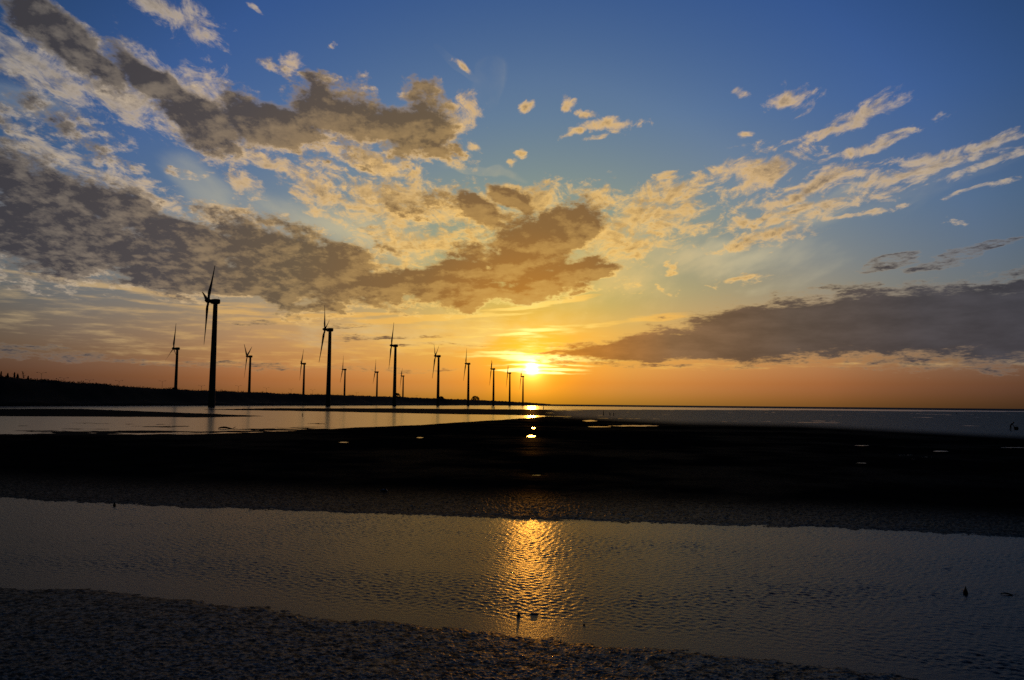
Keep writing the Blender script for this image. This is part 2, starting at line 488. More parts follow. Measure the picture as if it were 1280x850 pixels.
def mud_material():
    """drained silt (matt, almost black) with a film of water where it lies wet"""
    m = bpy.data.materials.new('wet_mud')
    m.use_nodes = True
    N = Nodes(m.node_tree)
    m.node_tree.nodes.remove(m.node_tree.nodes['Principled BSDF'])
    out_ = m.node_tree.nodes['Material Output']
    wet = N.new('ShaderNodeAttribute', attribute_name='wet').outputs['Fac']
    co = N.new('ShaderNodeTexCoord').outputs['Object']
    pat = N.noise(co, 0.35, 6.0, 0.65)
    h = N.m('ADD', N.m('MULTIPLY', N.noise(co, 18.0, 5.0, 0.6), 0.008), N.m('MULTIPLY', N.noise(co, 4.0, 3.0, 0.5), 0.018))
    bp = N.new('ShaderNodeBump')
    bp.inputs['Strength'].default_value = 1.0
    bp.inputs['Distance'].default_value = 1.0
    N.put(bp.inputs['Height'], h)
    df = N.new('ShaderNodeBsdfDiffuse')
    N.put(df.inputs['Color'], N.mix(N.step(pat, 0.3, 0.7), (0.012, 0.011, 0.010), (0.024, 0.021, 0.018)))
    N.put(df.inputs['Normal'], bp.outputs[0])
    gl = N.new('ShaderNodeBsdfGlossy')
    gl.inputs['Color'].default_value = (0.80, 0.74, 0.64, 1)
    gl.inputs['Roughness'].default_value = 0.33
    N.put(gl.inputs['Normal'], bp.outputs[0])
    fr = N.new('ShaderNodeFresnel')
    fr.inputs['IOR'].default_value = 1.36
    N.put(fr.inputs['Normal'], bp.outputs[0])
    film = N.m('MULTIPLY', wet, N.step(N.noise(co, 8.0, 7.0, 0.72), 0.38, 0.62, 0.15, 1.0))
    mx = N.new('ShaderNodeMixShader')
    N.put(mx.inputs[0], N.m('MULTIPLY', fr.outputs[0], film, clamp=True))
    N.put(mx.inputs[1], df.outputs[0])
    N.put(mx.inputs[2], gl.outputs[0])
    N.put(out_.inputs['Surface'], mx.outputs[0])
    return m


def water_material(name, rough, bumps, base=(0.012, 0.011, 0.009), stretch=(1, 1, 1), calm=None, ior=1.333):
    m = bpy.data.materials.new(name)
    m.use_nodes = True
    N = Nodes(m.node_tree)
    b = m.node_tree.nodes['Principled BSDF']
    b.inputs['Base Color'].default_value = (*base, 1)
    b.inputs['Roughness'].default_value = rough
    b.inputs['IOR'].default_value = ior
    co = N.new('ShaderNodeTexCoord').outputs['Object']
    cs = N.v('MULTIPLY', co, stretch)
    h = None
    for sc, amp, det in bumps:
        t = N.m('MULTIPLY', N.noise(cs, sc, det, 0.55), amp)
        h = t if h is None else N.m('ADD', h, t)
    if calm:                                    # still lanes between ruffled ones
        k = N.step(N.noise(N.v('MULTIPLY', co, calm[0]), calm[1], 4.0, 0.6), calm[2], calm[3], 0.08, 1.0)
        h = N.m('MULTIPLY', h, k)
    if h is not None:
        bp = N.new('ShaderNodeBump')
        bp.inputs['Strength'].default_value = 1.0
        bp.inputs['Distance'].default_value = 1.0
        N.put(bp.inputs['Height'], h)
        N.put(b.inputs['Normal'], bp.outputs[0])
    return m


def sea_material():
    """choppy open water: steep dark wave faces, little mirror left"""
    m = bpy.data.materials.new('sea_water')
    m.use_nodes = True
    N = Nodes(m.node_tree)
    m.node_tree.nodes.remove(m.node_tree.nodes['Principled BSDF'])
    co = N.new('ShaderNodeTexCoord').outputs['Object']
    df = N.new('ShaderNodeBsdfDiffuse')
    df.inputs['Color'].default_value = (0.016, 0.014, 0.015, 1)
    gl = N.new('ShaderNodeBsdfGlossy')
    gl.inputs['Roughness'].default_value = 0.35
    bp = N.new('ShaderNodeBump')
    bp.inputs['Distance'].default_value = 1.0
    N.put(bp.inputs['Height'], N.m('MULTIPLY', N.noise(co, 0.4, 4.0, 0.55), 0.8))
    N.put(gl.inputs['Normal'], bp.outputs[0])
    mx = N.new('ShaderNodeMixShader')
    mx.inputs[0].default_value = 0.07
    N.put(mx.inputs[1], df.outputs[0])
    N.put(mx.inputs[2], gl.outputs[0])
    N.put(m.node_tree.nodes['Material Output'].inputs['Surface'], mx.outputs[0])
    return m


M_mud = mud_material()
M_stream = water_material('stream_water', 0.25, [(22.0, 0.006, 3.0)], ior=1.115)
M_lagoon = water_material('lagoon_water', 0.18, [(1.6, 0.014, 3.0)], calm=((0.012, 0.075, 1), 1.0, 0.42, 0.66))
M_sea = sea_material()
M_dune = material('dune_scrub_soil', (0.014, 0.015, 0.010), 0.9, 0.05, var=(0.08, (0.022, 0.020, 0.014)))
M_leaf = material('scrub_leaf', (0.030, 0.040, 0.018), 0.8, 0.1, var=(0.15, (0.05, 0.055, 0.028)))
M_bark = material('bark', (0.06, 0.05, 0.04), 0.9, 0.1, bump=(6, 0.02))
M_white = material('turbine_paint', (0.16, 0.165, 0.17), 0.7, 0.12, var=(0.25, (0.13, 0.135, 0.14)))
M_grey = material('galvanised_steel', (0.18, 0.18, 0.19), 0.5, 0.4, var=(3.0, (0.13, 0.13, 0.14)))
M_wood = material('weathered_wood', (0.035, 0.028, 0.022), 0.8, 0.15, bump=(20, 0.01), var=(8, (0.02, 0.017, 0.014)))
M_stone = material('wet_stone', (0.022, 0.021, 0.020), 0.45, 0.3, bump=(14, 0.02), var=(9, (0.012, 0.012, 0.012)))

# ------------------------------------------------------------------ ground: shorelines measured on the photograph
def line(pts):
    a = np.array(pts, float)
    return lambda px: np.interp(px, a[:, 0], a[:, 1])

E0 = line([(-900, 680), (0, 735), (150, 740), (300, 757), (430, 775), (560, 783), (610, 788), (650, 797), (700, 797), (780, 806), (900, 818), (1020, 832), (1120, 847), (1280, 868), (2200, 990)])
E1 = line([(-900, 570), (0, 622), (140, 630), (300, 636), (430, 641), (560, 645), (700, 650), (850, 655), (1000, 659), (1130, 664), (1280, 672), (2200, 720)])
E2 = line([(-900, 560), (0, 545), (240, 543.5), (320, 541), (430, 535.5), (530, 530.7), (620, 525.2), (681, 520.8), (720, 523), (850, 530), (1000, 533), (1130, 540), (1280, 548), (2200, 590)])
A_top = line([(-900, 512), (0, 511), (100, 511), (180, 514), (240, 516.2), (330, 520)])
A_bot = line([(-900, 516), (0, 520), (180, 521.3), (240, 522), (330, 520.2)])
B_top = line([(245, 512), (340, 510.2), (480, 510.3), (580, 511), (690, 512)])
B_bot = line([(245, 512), (340, 513.3), (380, 514), (480, 516), (580, 518), (690, 519.7)])
F_top = line([(670, 514), (690, 512), (800, 512), (1000, 512.6), (1130, 513.9), (1280, 514.6), (2200, 525)])
PUDDLES = [(664.5, 545.3, 4.8, 1.0), (667, 535, 2.5, 0.8), (430, 553, 5, 0.7), (672, 594, 8, 0.6), (1078, 557, 11, 0.5), (1075, 579, 9, 0.6), (1265, 559.5, 16, 0.5),
           (1176, 564, 8, 0.6), (797, 532.2, 28, 0.7), (737, 526, 8, 0.8), (748, 533.5, 14, 0.5), (525, 547, 4, 0.7), (1135, 569, 13, 0.4), (1160, 571.5, 15, 0.5), (1140, 574, 10, 0.4)]


def ground(X, Y):
    """height of the flats and how wet they lie, for points of the plan (metres)"""
    Yc = np.maximum(Y, 2.0)
    px, py = to_px(X, Yc)
    px = np.clip(px, -880, 2180)
    mpp = Yc * Yc / (CAM_H * FPX)                       # metres of ground per pixel there
    D = np.hypot(X, Y)
    edge_n = fbm(X * 0.9, Y * 0.9, 4, 11) * 0.30 + fbm(X * 3.5, Y * 3.5, 3, 17, 0.7) * 0.16
    far_n = fbm(X * 0.05, Y * 0.05, 4, 21)
    # near mud bank
    d0 = (py - E0(px)) * mpp + edge_n * 0.8
    d0 = np.where(Y < 3.0, 30.0, d0)
    z0 = np.clip(d0 * 0.10, -0.30, 0.05) + np.clip(d0 * 0.02, 0, 0.08)
    # middle bank
    d1n = (E1(px) - py) * mpp + edge_n * 1.2
    d1f = (py - E2(px)) * mpp + far_n * np.minimum(mpp * 1.2, 3.0)
    d1 = np.minimum(d1n, np.where(px < 690, d1f, (py - F_top(px)) * mpp))
    z1 = np.clip(d1 * 0.06, -0.30, 0.035) + np.clip(d1n * 0.004, 0, 0.03) * smooth(d1f, 0, 20)
    # sand bars left, wet flat right
    nb = far_n * np.minimum(mpp * 0.35, 4.0)
    da = np.minimum(py - A_top(px), A_bot(px) - py) * mpp + nb
    da = np.where(px > 332, -50, da)
    db = np.minimum(py - B_top(px), B_bot(px) - py) * mpp + nb
    db = np.where((px < 246) | (px > 692), -50, db)
    dr = np.minimum(py - F_top(px), E2(px) + 5 - py) * mpp + nb
    dr = np.where(px < 681, -50, dr)
    z2 = np.clip(np.maximum(np.maximum(da, db), dr) * 0.02, -0.3, 0.035)
    z = np.maximum(np.maximum(z0, z1), z2)
    z = np.where(D > 9000, -0.5, z)
    # how wet
    strip = np.clip((E1(px) - py) / 34.0, 0, 2)
    w_mid = 0.10 * (1 - smooth(strip, 0.15, 1.1)) + 0.016 * smooth(far_n + 0.3 * fbm(X * 0.3, Y * 0.3, 3, 23), -0.1, 0.7) 
    w_flat = np.where(px > 681, 1 - smooth(py - E2(px), -6, 3), 0.0) * 0.36 * smooth(px, 670, 720)
    wet = np.where(d0 > -1.0, 0.16, np.maximum(w_mid, w_flat))
    wet = np.where((px < 681) & (py < E2(px)), 0.03, wet)
    wet = np.where(py < horizon(px) + 2.2, 0.03, wet)
    # lumps and hollows
    near = (d0 > -1.0)
    lump = np.abs(fbm(X * 9.0, Y * 7.0, 3, 31, 0.6)) * 0.016 + fbm(X * 0.9, Y * 1.3, 3, 43) * 0.012 + fbm(X * 13, Y * 13, 2, 41) * 0.006
    z = z + np.where(near & (D < 60), (lump - 0.010) * np.clip(d0 * 1.2 + 0.6, 0, 1), 0)
    lump2 = np.abs(fbm(X * 4.5, Y * 4.5, 4, 51, 0.65)) * 0.045 - 0.012
    z = z + np.where(~near & (D < 120), lump2 * np.clip(d1n * 0.8, 0, 1) * (1 - smooth(strip, 0.3, 1.3)) * (d1 > 0), 0)
    z = z + np.where(~near, fbm(X * 0.25, Y * 0.25, 3, 61) * 0.006, 0)
    # streaky shallow pools on the wet flat
    fl = (px > 681) & (py < E2(px) + 1) & (py > F_top(px))
    z = z + np.where(fl, fbm(X * 0.02, Y * 0.05, 5, 71, 0.6) * 0.030 - 0.010, 0)
    # mud flecks breaking the edge of the lagoon on the left
    lf = (px < 420) & (py < E2(px) + 2) & (py > 528)
    z = np.where(lf, np.maximum(z, fbm(X * 0.05, Y * 0.10, 5, 77, 0.65) * 0.05 - 0.030 + 0.028 * smooth(py, 531, 544)), z)
    for (ax, ay, rx, ry) in PUDDLES:
        q = np.hypot((px - ax) / rx, (py - ay) / ry) + far_n * 0.25 + fbm(X * 0.6, Y * 0.3, 3, 87) * 0.35
        z = np.where(q < 1.5, np.minimum(z, -0.02 + 0.05 * smooth(q, 0.75, 1.5)), z)
    return z, wet


def polar(p_list, fine_half, n_fine, n_coarse):
    """rings of points round the camera's foot; p_list: pixels below the horizon"""
    r = CAM_H * FPX / np.array(p_list)
    a = np.concatenate([np.linspace(-fine_half, fine_half, n_fine), np.linspace(fine_half, 360 - fine_half, n_coarse + 2)[1:-1]]) * math.pi / 180
    Rr, Aa = np.meshgrid(r, a, indexing='ij')
    return Rr * np.sin(Aa), Rr * np.cos(Aa), len(r), len(a)


ps = list(np.geomspace(0.08, 1.6, 14)[:-1]) + list(np.arange(1.6, 60, 0.30)) + list(np.arange(60, 250, 0.75)) + list(np.arange(250, 440, 0.6)) + list(np.geomspace(440, 2600, 22))
GX, GY, nr, nc = polar(ps, 39.0, 1150, 60)
gz, gw = ground(GX, GY)
g = grid_mesh('ground', np.stack([GX, GY, gz], -1).reshape(-1, 3), nr, nc, M_mud, wrap=True, attrs={'wet': gw.ravel()})
tag(g, 'black wet mudflat with banks, bars and shallow pools', 'mudflat', kind='structure')

# the stream: real ripples on the water between the two banks
pw = np.concatenate([np.geomspace(91.4, 112, 10)[:-1], np.arange(112, 400, 0.55)])
rw = CAM_H * FPX / pw
aw = np.linspace(-41, 41, 1500) * math.pi / 180
RR, AA = np.meshgrid(rw, aw, indexing='ij')
SX, SY = RR * np.sin(AA), RR * np.cos(AA)
sz = np.zeros_like(SX)
wob = [1.4 * fbm(SX * 0.35, SY * 0.35, 2, 90 + k) for k in range(7)]
for k in range(70):
    lam = math.exp(random.uniform(math.log(0.075), math.log(0.30)))
    th = random.gauss(math.radians(76), 0.85)
    slope = 0.029 * (1.0 if lam < 0.2 else 0.8)
    amp = slope * lam / (2 * math.pi)
    kx, ky = 2 * math.pi / lam * math.cos(th), 2 * math.pi / lam * math.sin(th)
    sz += amp * np.sin(kx * SX + ky * SY + random.uniform(0, 6.283) + wob[k % 7])
gust = 0.75 + 0.75 * fbm(SX * 0.10, SY * 0.22, 3, 81)
spx, spy = to_px(SX, SY)
calm = smooth(E0(spx) - spy, 4, 34) * 0.92 + 0.08
sz = sz * np.clip(gust, 0.25, 1.4) * calm
s = grid_mesh('stream', np.stack([SX, SY, sz], -1).reshape(-1, 3), len(pw), len(aw), M_stream)
tag(s, 'rippled shallow stream crossing the mudflat in front', 'stream', kind='structure')


def ring(name, r0, r1, n, z, mat, label, cat):
    rr = np.geomspace(r0, r1, n)
    aa = np.linspace(-180, 180, 181)[:-1] * math.pi / 180
    A, B = np.meshgrid(rr, aa, indexing='ij')
    o = grid_mesh(name, np.stack([A * np.sin(B), A * np.cos(B), np.full_like(A, z)], -1).reshape(-1, 3), n, 180, mat, wrap=True)
    return tag(o, label, cat, kind='structure')


R_SEA = CAM_H * FPX / 2.3
ring('lagoon', 44.6, R_SEA, 40, 0.0, M_lagoon, 'still tidal water lying between the mud banks', 'water')
ring('sea', R_SEA, 90000, 40, 0.0, M_sea, 'dark open sea along the horizon', 'sea')

# ------------------------------------------------------------------ embankment behind the flats
SHORE = [(-1100, 505.5), (-500, 506.5), (-150, 507.6), (0, 507.8), (120, 507.4), (240, 507.1), (400, 506.9), (560, 506.8), (640, 506.6), (688, 506.3)]
CREST = [(-1100, 430), (-500, 445), (-150, 464), (0, 471.5), (30, 473), (60, 475), (130, 481.5), (200, 485.0), (260, 488.5), (330, 491.2), (400, 493.2), (480, 495.6), (560, 498.5), (620, 501.0), (660, 503.0), (688, 505.0)]
sh = []
for px_, py_ in SHORE:
    p = at(px_, max(py_, horizon(px_) + 1.15))
    sh.append((px_, p.x, p.y))
sh = np.array(sh)
crest_y = line(CREST)
N_AL, N_AC = 420, 26
pxs = np.linspace(-1100, 688, N_AL)
shx, shy = np.interp(pxs, sh[:, 0], sh[:, 1]), np.interp(pxs, sh[:, 0], sh[:, 2])
crd = np.hypot(shx, shy) + 55.0                        # crest line lies some way behind the shore
cre = np.array([at_dist(float(a), float(crest_y(a)), float(d)) for a, d in zip(pxs, crd)])
cre[:, 2] = np.maximum(cre[:, 2], 0.6)
endk = smooth(pxs, 688, 640)
cre[:, 2] = np.minimum(cre[:, 2], 22)
prof = [(-0.35, -0.6), (-0.02, -0.15), (0.06, 0.10), (0.20, 0.16), (0.40, 0.30), (0.60, 0.55), (0.80, 0.86), (0.92, 0.97), (1.0, 1.0), (1.15, 0.98), (1.5, 0.9), (2.2, 0.7), (3.2, 0.5), (4.5, 0.25), (6.0, -0.1)]
pt = np.array(prof)
tt = np.interp(np.linspace(0, 1, N_AC), np.linspace(0, 1, len(pt)), pt[:, 0])
hh = np.interp(tt, pt[:, 0], pt[:, 1])
DX = shx[:, None] + (cre[:, 0] - shx)[:, None] * tt[None]
DY = shy[:, None] + (cre[:, 1] - shy)[:, None] * tt[None]
DZ = cre[:, 2][:, None] * hh[None]
DZ = DZ + np.where(hh[None] > 0.05, fbm(DX * 0.03, DY * 0.03, 4, 101) * 0.9 * np.minimum(1, cre[:, 2] / 8)[:, None], 0)
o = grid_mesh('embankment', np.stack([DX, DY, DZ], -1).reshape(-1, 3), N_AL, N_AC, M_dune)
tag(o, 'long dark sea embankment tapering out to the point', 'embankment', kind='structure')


def crest_at(px_, t=1.0):
    """a point of the embankment: across (0 shore, 1 crest) under a column of the photograph"""
    i = np.interp(px_, pxs, np.arange(N_AL))
    k = int(round(i))
    j = np.interp(t, tt, np.arange(N_AC))
    j0 = min(int(j), N_AC - 2)
    f = j - j0
    return Vector((DX[k, j0] * (1 - f) + DX[k, j0 + 1] * f, DY[k, j0] * (1 - f) + DY[k, j0 + 1] * f, DZ[k, j0] * (1 - f) + DZ[k, j0 + 1] * f))


def leaf_clumps(name, spots, mat, parent=None):
    """spots: (x, y, z, size); each a handful of small turned faces"""
    S = np.array(spots)
    n = len(S)
    a = rng.normal(size=(n, 3))
    a /= np.linalg.norm(a, axis=1, keepdims=True)
    b = np.cross(a, rng.normal(size=(n, 3)))
    b /= np.linalg.norm(b, axis=1, keepdims=True)
    c = S[:, :3]
    sz_ = S[:, 3:4]
    V = np.stack([c - a * sz_ * 0.7, c + b * sz_ * 0.35, c + a * sz_ * 0.7, c - b * sz_ * 0.35], 1).reshape(-1, 3)
    F = np.arange(n * 4).reshape(-1, 4)
    return mesh_obj(name, V.tolist(), F.tolist(), mat, parent, smooth=False)


spots = []
for i in range(4200):
    a = random.uniform(-700, 672)
    t = random.uniform(0.86, 1.25)
    p = crest_at(a, t)
    dist = math.hypot(p.x, p.y)
    low = 0.6 + 1.1 * max(0.0, mnoise.noise(Vector((a * 0.045, 3.1, 0)))) + 0.8 * max(0, mnoise.noise(Vector((a * 0.21, 7.7, 0))))
    low *= min(1.0, p.z / 6)
    hgt = random.random() ** 1.5 * 1.8 * low
    for q in range(4):
        spots.append((p.x + random.gauss(0, 0.8), p.y + random.gauss(0, 0.8), p.z - 0.2 + hgt * random.random(), random.uniform(0.4, 0.85) * (0.8 + dist / 2500)))
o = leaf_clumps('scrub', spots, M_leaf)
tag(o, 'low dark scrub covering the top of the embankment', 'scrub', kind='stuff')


# ------------------------------------------------------------------ solid shapes
class Shape:
    def __init__(self):
        self.v, self.f = [], []

    def tube(self, pts, radii, n=10, cap=True, squash=None):
        base = len(self.v)
        P = [Vector(p) for p in pts]
        up = None
        for i, p in enumerate(P):
            t = (P[min(i + 1, len(P) - 1)] - P[max(i - 1, 0)]).normalized()
            if up is None:
                up = Vector((0, 0, 1)) if abs(t.z) < 0.9 else Vector((1, 0, 0))
            s = t.cross(up).normalized()
            up = s.cross(t).normalized()
            for k in range(n):
                a = 2 * math.pi * k / n
                q = s * math.cos(a) * radii[i] * (squash or 1) + up * math.sin(a) * radii[i]
                self.v.append(p + q)
        for i in range(len(P) - 1):
            for k in range(n):
                a, b = base + i * n + k, base + i * n + (k + 1) % n
                self.f.append((a, b, b + n, a + n))
        if cap:
            self.f.append(tuple(base + k for k in range(n))[::-1])
            self.f.append(tuple(base + (len(P) - 1) * n + k for k in range(n)))
        return self

    def loft(self, rings):
        base, n = len(self.v), len(rings[0])
        for r in rings:
            self.v.extend(Vector(q) for q in r)
        for i in range(len(rings) - 1):
            for k in range(n):
                a, b = base + i * n + k, base + i * n + (k + 1) % n
                self.f.append((a, b, b + n, a + n))
        self.f.append(tuple(base + k for k in range(n))[::-1])
        self.f.append(tuple(base + (len(rings) - 1) * n + k for k in range(n)))
        return self

    def obj(self, name, mat, parent=None, smooth=True):
        return mesh_obj(name, self.v, self.f, mat, parent, smooth)


def empty(name, loc, rz=0.0):
    o = bpy.data.objects.new(name, None)
    o.empty_display_size = 0.5
    o.location = loc
    o.rotation_euler = (0, 0, rz)
    return link(o)


def copy_tree(o, parent=None):
    c = o.copy()
    link(c)
    c.parent = parent
    for ch in list(o.children):
        copy_tree(ch, c)
    return c


# ------------------------------------------------------------------ wind turbines
HUB_Z, HUB_OUT, BLADE = 70.0, 4.6, 32.5
TILT = R(5)


def make_turbine():
    root = empty('wind_turbine', (0, 0, 0))
    s = Shape()
    zz = np.linspace(-6, HUB_Z - 1.9, 14)
    s.tube([(0, 0, z) for z in zz], [2.25 - 0.85 * max(0, z) / HUB_Z for z in zz], 24)
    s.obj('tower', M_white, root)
    # nacelle: rounded box swelling behind the hub, dropping away to the back
    def sec(x, w, h, zc, n=16):
        out_ = []
        for k in range(n):
            a = 2 * math.pi * k / n
            c, sn = math.cos(a), math.sin(a)
            e = 0.55
            out_.append((x, w * math.copysign(abs(c) ** e, c), zc + h * math.copysign(abs(sn) ** e, sn)))
        return out_
    s = Shape()
    s.loft([sec(-3.3, 1.15, 1.2, HUB_Z + .05), sec(-2.4, 1.55, 1.6, HUB_Z), sec(-0.5, 1.75, 1.85, HUB_Z), sec(1.2, 1.7, 1.8, HUB_Z + .05), sec(2.4, 1.5, 1.55, HUB_Z + .15), sec(2.9, 1.1, 1.15, HUB_Z + .25)])
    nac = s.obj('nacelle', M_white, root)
    s = Shape()
    s.tube([(1.9, .4, HUB_Z + 1.5), (1.9, .4, HUB_Z + 3.3)], [.07, .05], 6)
    s.tube([(1.9, -.5, HUB_Z + 3.0), (1.9, .9, HUB_Z + 3.0)], [.05, .05], 6)
    s.obj('wind_mast', M_grey, nac)
    # hub with nose cone
    s = Shape()
    s.tube([(x, 0, 0) for x in (1.35, 0.9, 0.0, -0.9, -1.6, -2.1, -2.35)], [1.15, 1.35, 1.5, 1.4, 1.0, 0.5, 0.08], 20)
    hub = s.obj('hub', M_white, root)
    hub.location = (-HUB_OUT, 0, HUB_Z + 0.4)
    # blades: round root, wide shoulder, long taper with twist
    for k in range(3):
        rings_ = []
        for r_, ch_, th_, tw_ in ((0.9, 1.5, 1.5, 60), (2.4, 1.5, 1.45, 58), (4.2, 2.1, 1.0, 55), (6.5, 2.75, .62, 50), (10, 2.45, .46, 45), (16, 1.85, .32, 41), (22, 1.35, .22, 38), (28, .95, .14, 36), (31.5, .62, .09, 35), (BLADE, .12, .03, 35)):
            rg = []
            ch_ *= 0.88 if r_ > 3 else 1.0
            for j in range(14):
                a = 2 * math.pi * j / 14
                u_ = math.cos(a) * 0.5 * ch_ - (0.18 * ch_ if r_ > 3 else 0)
                w_ = math.sin(a) * 0.5 * th_ * (1.0 if math.cos(a) < 0.3 else 0.55 if r_ > 3 else 1.0)
                t_ = R(tw_)
                rg.append((u_ * math.sin(t_) + w_ * math.cos(t_) - 0.0009 * r_ * r_ * 0.6, u_ * math.cos(t_) - w_ * math.sin(t_), r_))
            rings_.append(rg)
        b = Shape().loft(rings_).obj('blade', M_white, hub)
        b.rotation_euler = (-2 * math.pi / 3 * k, 0, 0)
    return root


# hub in the photograph (px, py), phase of the first blade, sideways turn of the rotor, label
TURB = [
    (260.3, 375.5, 33, .10, 'tallest and nearest wind turbine, standing at the water edge far left of the row'),
    (217.0, 435.5, -3, .27, 'wind turbine behind the scrub, leftmost of all and with its rotor turned open'),
    (309.0, 445.4, 180, .20, 'wind turbine with two short blades up in a V and one down, beside the tallest'),
    (377.0, 454.5, 36, .05, 'slim wind turbine behind the embankment just left of the second tallest'),
    (406.2, 411.5, 40, -.12, 'second tallest wind turbine, its thin upper blade reaching the grey cloud'),
    (428.5, 461.8, 26, -.10, 'small wind turbine just right of the second tallest one'),
    (469.0, 465.0, 23, -.08, 'small wind turbine just left of the third tallest one'),
    (489.4, 431.8, 28, .02, 'third tallest wind turbine with broad blades pointing up and down'),
    (501.8, 470.0, 50, .03, 'smallest wind turbine of the back row, close right of the third tallest'),
    (544.3, 445.0, 53, -.14, 'fourth tallest wind turbine with one blade slanting up to the right'),
    (582.4, 454.6, 32, -.05, 'wind turbine fifth from the sun, beside a rounded bush at its foot'),
    (614.2, 461.2, 60, .03, 'wind turbine third from the sun, on the low end of the embankment'),
    (634.7, 466.3, 57, .02, 'wind turbine second from the sun, between its two smaller looking neighbours'),
    (651.5, 470.6, 61, -.06, 'wind turbine right beside the setting sun, last of the row'),
]
proto = make_turbine()
for i, (hx, hy, ph, sphi, lab) in enumerate(TURB):
    t = proto if i == 0 else copy_tree(proto)
    yh = horizon(hx)
    D = (HUB_Z + 0.4 - CAM_H) * FPX / (yh - hy)
    d = ray(hx, hy)
    al = math.atan2(d.x, d.y)
    D /= math.cos(al)
    phi = math.asin(sphi)
    hubp = Vector((math.sin(al) * D, math.cos(al) * D, 0))
    rz = -al - phi
    t.location = hubp + Vector((math.cos(rz), math.sin(rz), 0)) * HUB_OUT
    t.rotation_euler = (0, 0, rz)
    hub = [c for c in t.children if c.name.startswith('hub')][0]
    hub.rotation_euler = (-R(ph), TILT, 0)
    tag(t, lab, 'wind turbine', 'wind turbines along the coast')

# ------------------------------------------------------------------ trees, bushes, lamps on the embankment
TREES = [(3, 464.5, 'dark tree with a spiky top at the far left edge of the embankment'), (10, 467, 'low bushy dark tree beside the spiky tree on the embankment'),
         (18, 465.5, 'thin topped dark tree third from the left end of the embankment'), (23, 467.5, 'short round dark tree between two thin ones on the embankment'),
         (31, 464.0, 'leaning bare topped tree standing up from the embankment scrub'), (37, 470.5, 'small dark tree just right of the leaning tree on the embankment')]
for i, (tx, ty, lab) in enumerate(TREES):
    base = crest_at(tx, 1.05)
    dist = math.hypot(base.x, base.y)
    top = at_dist(tx, ty, dist).z
    h = max(top - base.z, 2.0) + 0.6
    base.z -= 0.5
    root = empty('tree', base)
    lean = 0.25 if i == 4 else random.uniform(-.05, .05)
    s = Shape()
    s.tube([(-lean * h * k, 0, h * k) for k in (0, .3, .6, .85, 1)], [.22, .17, .12, .06, .02], 8)
    for q in range(6):
        z0 = h * random.uniform(.35, .85)
        a = random.uniform(0, 6.28)
        L = h * random.uniform(.15, .28)
        bx = -lean * z0
        s.tube([(bx, 0, z0), (bx + math.cos(a) * L * .6, math.sin(a) * L * .6, z0 + L * .4), (bx + math.cos(a) * L, math.sin(a) * L, z0 + L * .9)], [.06, .04, .015], 5)
    s.obj('trunk', M_bark, root)
    sp = []
    for q in range(60 if i == 4 else 420):
        z0 = h * random.uniform(.25, 1.0)
        w = h * (.30 if i in (1, 3, 5) else .17) * (1.05 - z0 / h * .9)
        a = random.uniform(0, 6.28)
        rr = w * math.sqrt(random.random())
        sp.append((-lean * z0 + math.cos(a) * rr, math.sin(a) * rr, z0 + random.gauss(0, .1), random.uniform(.25, .6)))
    leaf_clumps('crown', sp, M_leaf, root)
    tag(root, lab, 'tree', 'trees at the end of the embankment')

BUSHES = [(592, 501.5, 5.2, 'rounded dark bush on the embankment at the foot of a turbine near the sun'), (497, 497.0, 5.0, 'dark bush on the embankment between the third tallest turbine and its small neighbour'),
          (553, 498.6, 3.2, 'low dark bush beside the foot of the fourth tallest turbine'), (218, 486, 3.0, 'dark bush hiding the foot of the leftmost turbine')]
for bx, by, w, lab in BUSHES:
    base = crest_at(bx, 1.0)
    k = math.hypot(base.x, base.y) / FPX
    root = empty('bush', base - Vector((0, 0, .4)))
    s = Shape()
    for q in range(7):
        a = 6.28 * q / 7
        s.tube([(0, 0, 0), (math.cos(a) * w * k * .4, math.sin(a) * w * k * .4, w * k * .35), (math.cos(a) * w * k * .7, math.sin(a) * w * k * .7, w * k * .75)], [.15, .09, .03], 6)
    s.obj('stem', M_bark, root)
    sp = []
    for q in range(420):
        a, e = random.uniform(0, 6.28), random.random()
        rr = w * k * math.sqrt(random.random())
        zmax = w * k * 1.0 * math.sqrt(max(0.02, 1 - (rr / (w * k)) ** 2))
        sp.append((math.cos(a) * rr, math.sin(a) * rr, zmax * (1 - e * e * .8), random.uniform(.5, 1.3) * k))
    leaf_clumps('foliage', sp, M_leaf, root)
    tag(root, lab, 'bush')


def make_lamp():
    root = empty('street_lamp', (0, 0, 0))
    s = Shape()
    s.tube([(0, 0, -3), (0, 0, 4), (0, 0, 9.2)], [.13, .11, .07], 8)
    s.obj('pole', M_grey, root)
    for sd in (-1, 1):
        s = Shape()
        s.tube([(0, 0, 8.6), (sd * .5, 0, 9.5), (sd * 1.3, 0, 9.9), (sd * 2.1, 0, 9.85)], [.06, .055, .05, .045], 6)
        arm = s.obj('arm', M_grey, root)
        s = Shape()
        s.tube([(sd * 2.0, 0, 9.86), (sd * 2.3, 0, 9.84), (sd * 2.8, 0, 9.78), (sd * 2.95, 0, 9.74)], [.06, .14, .13, .05], 8, squash=1.5)
        s.obj('lamp_head', M_grey, arm)
    return root


